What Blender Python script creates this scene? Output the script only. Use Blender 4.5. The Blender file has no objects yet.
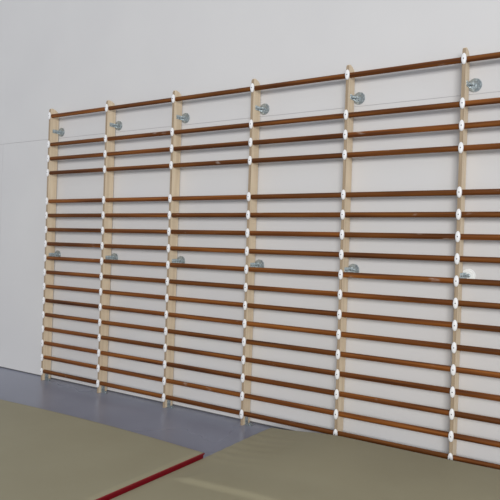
import bpy, bmesh, math, random
from mathutils import Vector, Matrix
random.seed(4)
S = bpy.context.scene
C = S.collection

# ------------------------------------------------------------------ camera
FPX = 610.0
yaw, pitch, roll = 0.57835, -0.003905, 0.032764
cy, sy, cp, sp = math.cos(yaw), math.sin(yaw), math.cos(pitch), math.sin(pitch)
fwd = Vector((-sy*cp, cy*cp, sp))
r0 = Vector((cy, sy, 0)); u0 = r0.cross(fwd)
rt = r0*math.cos(roll) + u0*math.sin(roll)
up = -r0*math.sin(roll) + u0*math.cos(roll)
cam = bpy.data.cameras.new('camera'); cam.sensor_width = 36; cam.lens = 36*FPX/500
co = bpy.data.objects.new('camera', cam); C.objects.link(co)
M = Matrix((rt, up, -fwd)).transposed().to_4x4()
M.translation = Vector((4.97199, -3.93252, 1.37509))
co.matrix_world = M
S.camera = co

# ------------------------------------------------------------------ light
W_ = bpy.data.worlds.new('hall_daylight'); S.world = W_; W_.use_nodes = True
bg = W_.node_tree.nodes['Background']
bg.inputs['Color'].default_value = (0.90, 0.945, 1.0, 1)
bg.inputs['Strength'].default_value = 0.52

def area(name, loc, target, sx, sz, power, col):
    l = bpy.data.lights.new(name, 'AREA'); l.shape = 'RECTANGLE'
    l.size = sx; l.size_y = sz; l.energy = power; l.color = col
    o = bpy.data.objects.new(name, l); C.objects.link(o)
    o.location = loc
    o.rotation_euler = (Vector(target)-Vector(loc)).to_track_quat('-Z', 'Y').to_euler()
    return o
# daylight from the window side of the hall, behind and to the right of the camera
area('window_daylight', (10.2, -14.0, 4.2), (0.8, 0, 0.2), 7.0, 4.0, 1420, (1.0, 0.985, 0.96))

S.view_settings.view_transform = 'Standard'
S.view_settings.look = 'None'
S.view_settings.gamma = 1
S.view_settings.use_curve_mapping = False
S.view_settings.exposure = 0.10

# ------------------------------------------------------------------ helpers
def srgb(r, g, b):
    f = lambda c: ((c/255+0.055)/1.055)**2.4 if c > 10 else c/255/12.92
    return (f(r), f(g), f(b), 1)

def mat(name, col, rough=0.5, metal=0.0, spec=0.5):
    m = bpy.data.materials.new(name); m.use_nodes = True
    b = m.node_tree.nodes['Principled BSDF']
    b.inputs['Base Color'].default_value = col
    b.inputs['Roughness'].default_value = rough
    b.inputs['Metallic'].default_value = metal
    b.inputs['Specular IOR Level'].default_value = spec
    return m, m.node_tree, b

def noise(nt, scale, vec_scale=(1, 1, 1), detail=3, offset_random=False):
    tc = nt.nodes.new('ShaderNodeTexCoord')
    mp = nt.nodes.new('ShaderNodeMapping'); mp.inputs['Scale'].default_value = vec_scale
    nt.links.new(tc.outputs['Object'], mp.inputs['Vector'])
    n = nt.nodes.new('ShaderNodeTexNoise'); n.inputs['Scale'].default_value = scale
    n.inputs['Detail'].default_value = detail
    if offset_random:
        n.noise_dimensions = '4D'
        oi = nt.nodes.new('ShaderNodeObjectInfo')
        mu = nt.nodes.new('ShaderNodeMath'); mu.operation = 'MULTIPLY'; mu.inputs[1].default_value = 37.0
        nt.links.new(oi.outputs['Random'], mu.inputs[0]); nt.links.new(mu.outputs[0], n.inputs['W'])
    nt.links.new(mp.outputs['Vector'], n.inputs['Vector'])
    return n

def ramp(nt, src, stops):
    r = nt.nodes.new('ShaderNodeValToRGB'); e = r.color_ramp.elements
    e[0].position, e[0].color = stops[0]; e[1].position, e[1].color = stops[-1]
    for p, c in stops[1:-1]:
        k = e.new(p); k.color = c
    nt.links.new(src, r.inputs['Fac'])
    return r

def mix(nt, fac, a, b):
    m = nt.nodes.new('ShaderNodeMix'); m.data_type = 'RGBA'
    if hasattr(fac, 'type'): nt.links.new(fac, m.inputs[0])
    else: m.inputs[0].default_value = fac
    for s, i in ((a, 6), (b, 7)):
        if hasattr(s, 'type'): nt.links.new(s, m.inputs[i])
        else: m.inputs[i].default_value = s
    return m.outputs[2]

def bump(nt, bsdf, src, strength, dist):
    b = nt.nodes.new('ShaderNodeBump'); b.inputs['Strength'].default_value = strength
    b.inputs['Distance'].default_value = dist
    nt.links.new(src, b.inputs['Height']); nt.links.new(b.outputs['Normal'], bsdf.inputs['Normal'])

# --- materials
m_wall, nt, b = mat('painted_wall_panel', (0.74, 0.735, 0.735, 1), 0.75, 0, 0.25)
n = noise(nt, 1.3, (1, 1, 1), 4)
r = ramp(nt, n.outputs['Fac'], [(0.3, (0.646, 0.638, 0.640, 1)), (0.7, (0.674, 0.666, 0.664, 1))])
nt.links.new(r.outputs['Color'], b.inputs['Base Color'])
m_joint, *_ = mat('panel_joint', (0.55, 0.54, 0.54, 1), 0.8)
m_gap, *_ = mat('dark_gap_shade', (0.11, 0.11, 0.12, 1), 0.6)

m_floor, nt, b = mat('grey_sports_floor', (0.14, 0.14, 0.165, 1), 0.27, 0, 0.4)
n = noise(nt, 2.2, (1, 1, 1), 5)
r = ramp(nt, n.outputs['Fac'], [(0.3, (0.225, 0.237, 0.305, 1)), (0.7, (0.25, 0.263, 0.335, 1))])
nt.links.new(r.outputs['Color'], b.inputs['Base Color'])
n2 = noise(nt, 0.9, (1, 1, 1), 3)
mr = nt.nodes.new('ShaderNodeMapRange'); mr.inputs[3].default_value = 0.2; mr.inputs[4].default_value = 0.36
nt.links.new(n2.outputs['Fac'], mr.inputs[0]); nt.links.new(mr.outputs[0], b.inputs['Roughness'])

m_post, nt, b = mat('pale_beech', (0.6, 0.45, 0.27, 1), 0.5, 0, 0.35)
n = noise(nt, 28, (1.6, 1.0, 0.06), 5, True)
r = ramp(nt, n.outputs['Fac'], [(0.3, (0.63, 0.50, 0.345, 1)), (0.55, (0.75, 0.615, 0.44, 1)), (0.75, (0.81, 0.685, 0.51, 1))])
nt.links.new(r.outputs['Color'], b.inputs['Base Color'])

m_edge, nt, b = mat('beech_plywood_edge', (0.36, 0.25, 0.15, 1), 0.6, 0, 0.2)
n = noise(nt, 40, (3.0, 1.0, 0.08), 4, True)
r = ramp(nt, n.outputs['Fac'], [(0.3, (0.29, 0.215, 0.14, 1)), (0.7, (0.43, 0.335, 0.235, 1))])
nt.links.new(r.outputs['Color'], b.inputs['Base Color'])

m_bar, nt, b = mat('varnished_brown_wood', (0.2, 0.07, 0.02, 1), 0.4, 0, 0.22)
n = noise(nt, 30, (0.05, 1.5, 1.5), 5, True)
r = ramp(nt, n.outputs['Fac'], [(0.3, (0.062, 0.018, 0.004, 1)), (0.5, (0.152, 0.047, 0.008, 1)), (0.72, (0.27, 0.094, 0.016, 1))])
oi = nt.nodes.new('ShaderNodeObjectInfo')
hs = nt.nodes.new('ShaderNodeHueSaturation')
mr = nt.nodes.new('ShaderNodeMapRange'); mr.inputs[3].default_value = 0.72; mr.inputs[4].default_value = 1.22
nt.links.new(oi.outputs['Random'], mr.inputs[0]); nt.links.new(mr.outputs[0], hs.inputs['Value'])
nt.links.new(r.outputs['Color'], hs.inputs['Color'])
nw = noise(nt, 9, (0.75, 2.2, 2.2), 4, True)
rw = ramp(nt, nw.outputs['Fac'], [(0.665, (0, 0, 0, 1)), (0.74, (0.55, 0.55, 0.55, 1))])
col = mix(nt, rw.outputs['Color'], hs.outputs['Color'], (0.42, 0.34, 0.29, 1))
nt.links.new(col, b.inputs['Base Color'])

m_worn, nt, b = mat('worn_bare_wood', (0.42, 0.33, 0.27, 1), 0.6)
m_cap, *_ = mat('white_plastic', (0.86, 0.86, 0.87, 1), 0.35, 0, 0.5)
m_screw, *_ = mat('dark_screw', (0.10, 0.10, 0.11, 1), 0.4, 0.6)
m_zinc, nt, b = mat('zinc_plated_steel', (0.50, 0.55, 0.57, 1), 0.33, 0.6)
n = noise(nt, 60, (1, 1, 1), 3)
r = ramp(nt, n.outputs['Fac'], [(0.35, (0.25, 0.29, 0.31, 1)), (0.65, (0.52, 0.58, 0.60, 1))])
nt.links.new(r.outputs['Color'], b.inputs['Base Color'])
m_white, *_ = mat('white_washer_plastic', (0.88, 0.9, 0.9, 1), 0.4)
m_grey, *_ = mat('grey_rubber_ring', (0.33, 0.36, 0.37, 1), 0.6)

def mat_mat(name, c0, c1):
    m, nt, b = mat(name, c0, 0.55, 0, 0.3)
    n = noise(nt, 2.0, (1, 1, 1), 5)
    r = ramp(nt, n.outputs['Fac'], [(0.3, c0), (0.7, c1)])
    nt.links.new(r.outputs['Color'], b.inputs['Base Color'])
    nf = noise(nt, 260, (1, 1, 1), 2)
    bump(nt, b, nf.outputs['Fac'], 0.25, 0.002)
    return m
m_mat = mat_mat('olive_tan_vinyl', (0.296, 0.264, 0.172, 1), (0.322, 0.290, 0.193, 1))
m_red, *_ = mat('red_vinyl', (0.21, 0.005, 0.012, 1), 0.45, 0, 0.4)

def link(name, bm, mats, parent=None, smooth=None):
    me = bpy.data.meshes.new(name)
    bmesh.ops.recalc_face_normals(bm, faces=bm.faces)
    bm.to_mesh(me); bm.free()
    for m in (mats if isinstance(mats, (list, tuple)) else [mats]): me.materials.append(m)
    if smooth is not None:
        me.polygons.foreach_set('use_smooth', [True]*len(me.polygons))
        me.set_sharp_from_angle(angle=math.radians(smooth))
    o = bpy.data.objects.new(name, me); C.objects.link(o)
    if parent: o.parent = parent
    return o

def box(bm, lo, hi, mi=0, bevel=0.0):
    n0 = set(bm.faces)
    vs = [bm.verts.new((x, y, z)) for x in (lo[0], hi[0]) for y in (lo[1], hi[1]) for z in (lo[2], hi[2])]
    fs = [bm.faces.new([vs[i] for i in q]) for q in
          ((0, 1, 3, 2), (4, 6, 7, 5), (0, 4, 5, 1), (2, 3, 7, 6), (0, 2, 6, 4), (1, 5, 7, 3))]
    if bevel:
        es = list({e for f in fs for e in f.edges})
        bmesh.ops.bevel(bm, geom=es, offset=bevel, segments=2, affect='EDGES', profile=0.5)
    for f in bm.faces:
        if f not in n0: f.material_index = mi

def disc(bm, c, axis, r, h, seg=24, mi=0, bevel=0.0):
    """solid cylinder starting at c, going h along axis ('x','y','z', sign in h)"""
    n0 = set(bm.faces)
    def P(a, t):
        u, v = r*math.cos(a), r*math.sin(a)
        d = {'x': (t, u, v), 'y': (u, t, v), 'z': (u, v, t)}[axis]
        return (c[0]+d[0], c[1]+d[1], c[2]+d[2])
    A = [bm.verts.new(P(2*math.pi*k/seg, 0)) for k in range(seg)]
    B = [bm.verts.new(P(2*math.pi*k/seg, h)) for k in range(seg)]
    bm.faces.new(A); top = bm.faces.new(B)
    for k in range(seg):
        bm.faces.new((A[k], A[(k+1) % seg], B[(k+1) % seg], B[k]))
    if bevel:
        bmesh.ops.bevel(bm, geom=list(top.edges), offset=bevel, segments=2, affect='EDGES', profile=0.5)
    for f in bm.faces:
        if f not in n0: f.material_index = mi

def empty(name, loc, label, cat, group=None):
    o = bpy.data.objects.new(name, None); C.objects.link(o); o.location = loc
    o.empty_display_size = 0.1
    o['label'] = label; o['category'] = cat
    if group: o['group'] = group
    return o

def tag(o, label, cat):
    o['label'] = label; o['category'] = cat

def structure(o, label):
    o['kind'] = 'structure'; o['label'] = label
    return o

# ------------------------------------------------------------------ setting
WY = 0.114          # face of the wall
bm = bmesh.new()
box(bm, (-7, -11, -0.1), (10, WY+0.3, 0.0))
structure(link('floor', bm, m_floor), 'smooth shiny grey gym floor')

bm = bmesh.new()
SEAM = 2.405; g = 0.0018
XS = -0.90
box(bm, (-7, WY, SEAM+g), (10, WY+0.03, 6.2))                 # upper panels
box(bm, (-7, WY, 0.010), (XS-g, WY+0.03, SEAM-g))             # lower panels
box(bm, (XS+g*0.7, WY, 0.010), (10, WY+0.03, SEAM-g))
box(bm, (-7, WY+0.004, 0.0), (10, WY+0.25, 6.2), 1)           # backing seen in the joints
structure(link('wall_back', bm, [m_wall, m_joint]), 'off-white panelled gym wall behind the climbing bars')
bm = bmesh.new()
box(bm, (-7, WY-0.002, 0.0), (10, WY+0.003, 0.0098))  # dark strip gives the shade of the gap under the wall panels
structure(link('gap_shade_back', bm, m_gap), 'thin dark strip standing in for the shaded gap between wall and floor')

# ------------------------------------------------------------------ wall bars
W = 0.79302; U = 0.14; Z0 = 0.087
units = [0, 2, 3, 4] + list(range(6, 19))
rows = [Z0 + (18-u)*U for u in units]
NP = 7
PT = 0.0225          # upright thickness
PD = 0.102          # upright depth
TOP = 2.682

wall_bars = empty('wall_bars', (0, 0, 0),
    'long run of wooden gymnastic wall bars with brown rungs and pale uprights on white wall', 'wall bars')

def upright_mesh():
    bm = bmesh.new()
    pts = [(0.0, 0.0), (PD, 0.0)]
    def arc(cx, cz, r, a0, a1, n=7):
        for k in range(n+1):
            a = math.radians(a0 + (a1-a0)*k/n)
            pts.append((cx+r*math.cos(a), cz+r*math.sin(a)))
    arc(PD-0.055, TOP-0.062, 0.055, 0, 78)
    arc(0.02, TOP-0.02, 0.02, 80, 180)
    L = [bm.verts.new((-PT/2, y, z)) for y, z in pts]
    R = [bm.verts.new((PT/2, y, z)) for y, z in pts]
    bm.faces.new(L); bm.faces.new(R[::-1])
    n = len(pts)
    for k in range(n):
        bm.faces.new((L[k], L[(k+1) % n], R[(k+1) % n], R[k]))
    es = [e for e in bm.edges if abs(e.verts[0].co.x-e.verts[1].co.x) < 1e-6]
    bmesh.ops.bevel(bm, geom=es, offset=0.002, segments=1, affect='EDGES')
    bm.normal_update()
    for f in bm.faces:
        c = f.calc_center_median()
        if c.y < 0.004: f.material_index = 1
    return bm

def cap_mesh():
    """oval domed clamp with a screw"""
    bm = bmesh.new()
    A, B, H, seg = 0.0160, 0.036, 0.012, 28
    def ring(s, y):
        return [bm.verts.new((A*s*math.cos(2*math.pi*k/seg), y, B*s*math.sin(2*math.pi*k/seg))) for k in range(seg)]
    rs = [ring(1, 0.0), ring(1, -0.005), ring(0.93, -0.009), ring(0.72, -0.0115), ring(0.3, -0.0125)]
    bm.faces.new(rs[0])
    for a, b_ in zip(rs, rs[1:]):
        for k in range(seg):
            bm.faces.new((a[k], a[(k+1) % seg], b_[(k+1) % seg], b_[k]))
    bm.faces.new(rs[-1])
    disc(bm, (0, -0.0122, 0), 'y', 0.0038, -0.0012, 12, 1)
    return bm

def bar_mesh():
    bm = bmesh.new()
    x0, x1 = PT/2-0.004, W-PT/2+0.004
    seg = 24; ry, rz = 0.0157, 0.0188
    rings = []
    for x in (x0, x1):
        rings.append([bm.verts.new((x, 0.021+ry*math.cos(2*math.pi*k/seg), rz*math.sin(2*math.pi*k/seg))) for k in range(seg)])
    bm.faces.new(rings[0]); bm.faces.new(rings[1])
    for k in range(seg):
        bm.faces.new((rings[0][k], rings[0][(k+1) % seg], rings[1][(k+1) % seg], rings[1][k]))
    return bm

def anchor_mesh():
    """angle bracket: one leg on the side of the upright, one on the wall"""
    bm = bmesh.new()
    x = PT/2
    box(bm, (x, 0.030, -0.017), (x+0.004, WY-0.008, 0.017), 0, 0.001)
    box(bm, (x, WY-0.012, -0.019), (x+0.026, WY-0.0065, 0.019), 0, 0.001)
    # gusset web
    v = [bm.verts.new(p) for p in ((x+0.004, 0.055, -0.003), (x+0.004, WY-0.012, -0.003), (x+0.022, WY-0.012, -0.003),
                                   (x+0.004, 0.055, 0.003), (x+0.004, WY-0.012, 0.003), (x+0.022, WY-0.012, 0.003))]
    for q in ((0, 1, 2), (5, 4, 3), (0, 3, 4, 1), (1, 4, 5, 2), (2, 5, 3, 0)): bm.faces.new([v[i] for i in q])
    return bm

def plate_mesh():
    bm = bmesh.new()
    disc(bm, (PT/2+0.034, WY-0.0005, 0), 'y', 0.044, -0.006, 36, 0, 0.002)
    # raised ring
    seg = 36
    for ra, rb, ya, yb in ((0.026, 0.030, -0.0065, -0.009),):
        def ring(r, y): return [bm.verts.new((PT/2+0.034+r*math.cos(2*math.pi*k/seg), WY+y, r*math.sin(2*math.pi*k/seg))) for k in range(seg)]
        R = [ring(rb+0.002, ya), ring(rb, yb), ring(ra, yb), ring(ra-0.002, ya)]
        for a, b_ in zip(R, R[1:]):
            for k in range(seg): bm.faces.new((a[k], a[(k+1) % seg], b_[(k+1) % seg], b_[k])).material_index = 1
    return bm

def bolt_mesh(c, axis, h, r=0.011):
    bm = bmesh.new()
    disc(bm, c, axis, r*1.35, h*0.25, 20, 0)
    c2 = list(c); c2['xyz'.index(axis)] += h*0.25
    disc(bm, c2, axis, r, h*0.75, 6, 0, 0.001)
    return bm

def foot_mesh():
    bm = bmesh.new()
    x = PT/2
    box(bm, (x, 0.030, 0.0), (x+0.004, 0.070, 0.062), 0, 0.001)
    box(bm, (x, 0.030, 0.0), (x+0.055, 0.070, 0.005), 0, 0.001)
    return bm

def copy(o, parent, loc=None):
    c = o.copy(); C.objects.link(c); c.parent = parent
    if loc is not None: c.location = loc
    return c

up0 = link('upright', upright_mesh(), [m_post, m_edge], wall_bars)
cap0 = link('end_cap', cap_mesh(), [m_cap, m_screw], up0, 50); cap0['label'] = 'white oval plastic end cap'
bar0 = link('bar', bar_mesh(), m_bar, wall_bars, 50)
an0 = link('wall_anchor', anchor_mesh(), m_zinc, wall_bars)
pl0 = link('wall_plate', plate_mesh(), [m_zinc, m_zinc], an0, 40)
bo0 = link('bolt', bolt_mesh((PT/2+0.034, WY-0.0065, 0), 'y', -0.014, 0.010), m_zinc, an0)
bs0 = link('bolt', bolt_mesh((PT/2+0.004, 0.045, 0), 'x', 0.010, 0.009), m_zinc, an0)
ft0 = link('floor_bracket', foot_mesh(), m_zinc, wall_bars)
fb0 = link('bolt', bolt_mesh((PT/2+0.034, 0.050, 0.005), 'z', 0.012, 0.009), m_zinc, ft0)
an0['label'] = 'zinc steel bracket fixing an upright to the wall'
ft0['label'] = 'small zinc steel angle bracket on the floor'
white_plate_mesh = pl0.data.copy(); white_plate_mesh.materials.clear(); white_plate_mesh.materials.append(m_white); white_plate_mesh.materials.append(m_grey)

for i in range(NP):
    x = i*W
    up = up0 if i == 0 else copy(up0, wall_bars)
    up.location = (x, 0, 0)
    for j, z in enumerate(rows):
        if i == 0 and j == 0: cap0.location = (0, -0.0003, z)
        else: copy(cap0, up, (0, -0.0003, z))
        if i < NP-1:
            if i == 0 and j == 0: bar0.location = (x, 0, z)
            else: copy(bar0, wall_bars, (x, 0, z))
    for k, z in enumerate((2.462, 1.241)):
        if i == 0 and k == 0: a = an0
        else:
            a = copy(an0, wall_bars)
            p = copy(pl0, a); copy(bo0, a); copy(bs0, a)
            if i == 5 and k == 1:
                p.data = white_plate_mesh; p['label'] = 'white wall plate'
        a.location = (x, 0, z)
    if i == 0: f = ft0
    else:
        f = copy(ft0, wall_bars); copy(fb0, f)
    f.location = (x, 0, 0)

# ------------------------------------------------------------------ mats
def sm(a, b, t):
    t = max(0, min(1, (t-a)/(b-a))); return t*t*(3-2*t)

# left mat: tan top, red sides
LX0, LX1, LY0, LY1, LH = -0.35, 2.738, -3.4, -0.953, 0.124
left_mat = empty('gym_mat', ((LX0+LX1)/2, (LY0+LY1)/2, 0),
    'olive tan gym mat with a red side edge, on the grey floor at left', 'gym mat')
ox, oy = (LX0+LX1)/2, (LY0+LY1)/2
def grid(x0, x1, y0, y1, nx, ny, fn):
    bm = bmesh.new()
    V = [[bm.verts.new(fn(x0+(x1-x0)*i/nx, y0+(y1-y0)*j/ny)) for j in range(ny+1)] for i in range(nx+1)]
    for i in range(nx):
        for j in range(ny):
            bm.faces.new((V[i][j], V[i+1][j], V[i+1][j+1], V[i][j+1]))
    return bm, V
def bow(x, y):      # the far edge bows very slightly
    return (0.034*math.sin(math.pi*max(0, min(1, (x-0.9)/1.84)))-0.05*(1-sm(0.2, 1.0, x)))*sm(LY0, LY1, y)
def ltop(x, y):
    d = min(x-LX0, LX1-x, y-LY0, LY1-y)
    z = LH - 0.009*(1-math.sqrt(max(0, 1-(1-min(1, d/0.008))**2))) + 0.0015*math.sin(x*3.1+1)*math.sin(y*4.3)*sm(0, 0.1, d)
    return (x-ox, y+bow(x, y)-oy, z)
bm, V = grid(LX0, LX1, LY0, LY1, 150, 120, ltop)
link('cover', bm, m_mat, left_mat, 60)
bm = bmesh.new()
# side band: profile swept around the outline (rolled top seam, flat side)
prof = [(-0.003, LH-0.011), (0.001, LH-0.009), (0.005, LH-0.012), (0.0045, LH-0.017), (-0.001, LH-0.024), (-0.002, LH-0.045), (-0.001, 0.03), (-0.002, 0.004), (-0.006, 0.0)]
NS = 40
loops = []
for d, z in prof:
    c = [(LX0-d, LY0-d), (LX1+d, LY0-d), (LX1+d, LY1+d), (LX0-d, LY1+d)]
    ring = []
    for k in range(4):
        a, b_ = c[k], c[(k+1) % 4]
        for t in range(NS):
            x = a[0]+(b_[0]-a[0])*t/NS; y = a[1]+(b_[1]-a[1])*t/NS
            ring.append(bm.verts.new((x-ox, y+bow(x, y)-oy, z)))
    loops.append(ring)
n = len(loops[0])
for a, b_ in zip(loops, loops[1:]):
    for k in range(n): bm.faces.new((a[k], a[(k+1) % n], b_[(k+1) % n], b_[k]))
bm.faces.new(loops[-1])
sb = link('side_band', bm, m_red, left_mat, 50); sb['label'] = 'red vinyl side band'

# right mat: soft, slightly creased
RX0, RX1, RY0, RY1, RH = 2.748, 5.75, -2.9, -0.138, 0.088
def rtop(u, v):
    x = RX0 + (RX1-RX0)*u
    yr = RY1 + 0.025*sm(0.0, 0.15, u)+0.02*sm(0.4, 0.6, u)
    y = RY0 + (yr-RY0)*v
    x -= 0.020*sm(0.65, 1.0, v)*(1-u)
    d = min((x-RX0)+0.020, RX1-x, y-RY0, yr-y)
    z = RH + 0.034*sm(0.0, 0.55, x-RX0)*sm(-1.5, -0.5, y)
    z -= 0.008*(1-math.sqrt(max(0, 1-(1-min(1, d/0.03))**2)))
    # long crease across the mat
    t = x-2.8
    yc = -1.30 + 0.10*max(0, t)**1.2
    fade = sm(-0.02, 0.12, t)*(1-0.8*sm(0.4, 1.0, t))
    dy = y-yc
    z += fade*0.015*sm(-0.05, 0.0, dy)*(1-sm(0.0, 0.35, dy))
    # small wrinkles along the left edge
    wf = (1-sm(0.0, 0.55, x-RX0))*sm(-1.05, -0.85, y)*(1-sm(-0.35, -0.2, y))
    z += wf*0.0011*math.sin(y*58 - 5*x + 1.2*math.sin(7*x))
    z += 0.0008*math.sin(2.3*x+0.6)*math.sin(3.1*y+1.0)
    return (x, y, z)
NX, NY = 170, 200
bm, V = grid(0, 1, 0, 1, NX, NY, rtop)
rim = [V[i][0] for i in range(NX+1)] + [V[NX][j] for j in range(1, NY+1)] + [V[i][NY] for i in range(NX-1, -1, -1)] + [V[0][j] for j in range(NY-1, 0, -1)]
low = []
for s, zf in ((1, 0.5), (1, 0.0)):
    ring = [bm.verts.new((v.co.x, v.co.y, v.co.z*zf)) for v in rim]
    prev = rim if not low else low
    n = len(rim)
    for k in range(n): bm.faces.new((prev[k], prev[(k+1) % n], ring[(k+1) % n], ring[k]))
    low = ring
bm.faces.new(low)
rm = link('gym_mat', bm, m_mat, None, 60)
tag(rm, 'creased olive tan gym mat at right, against the wall bars', 'gym mat')
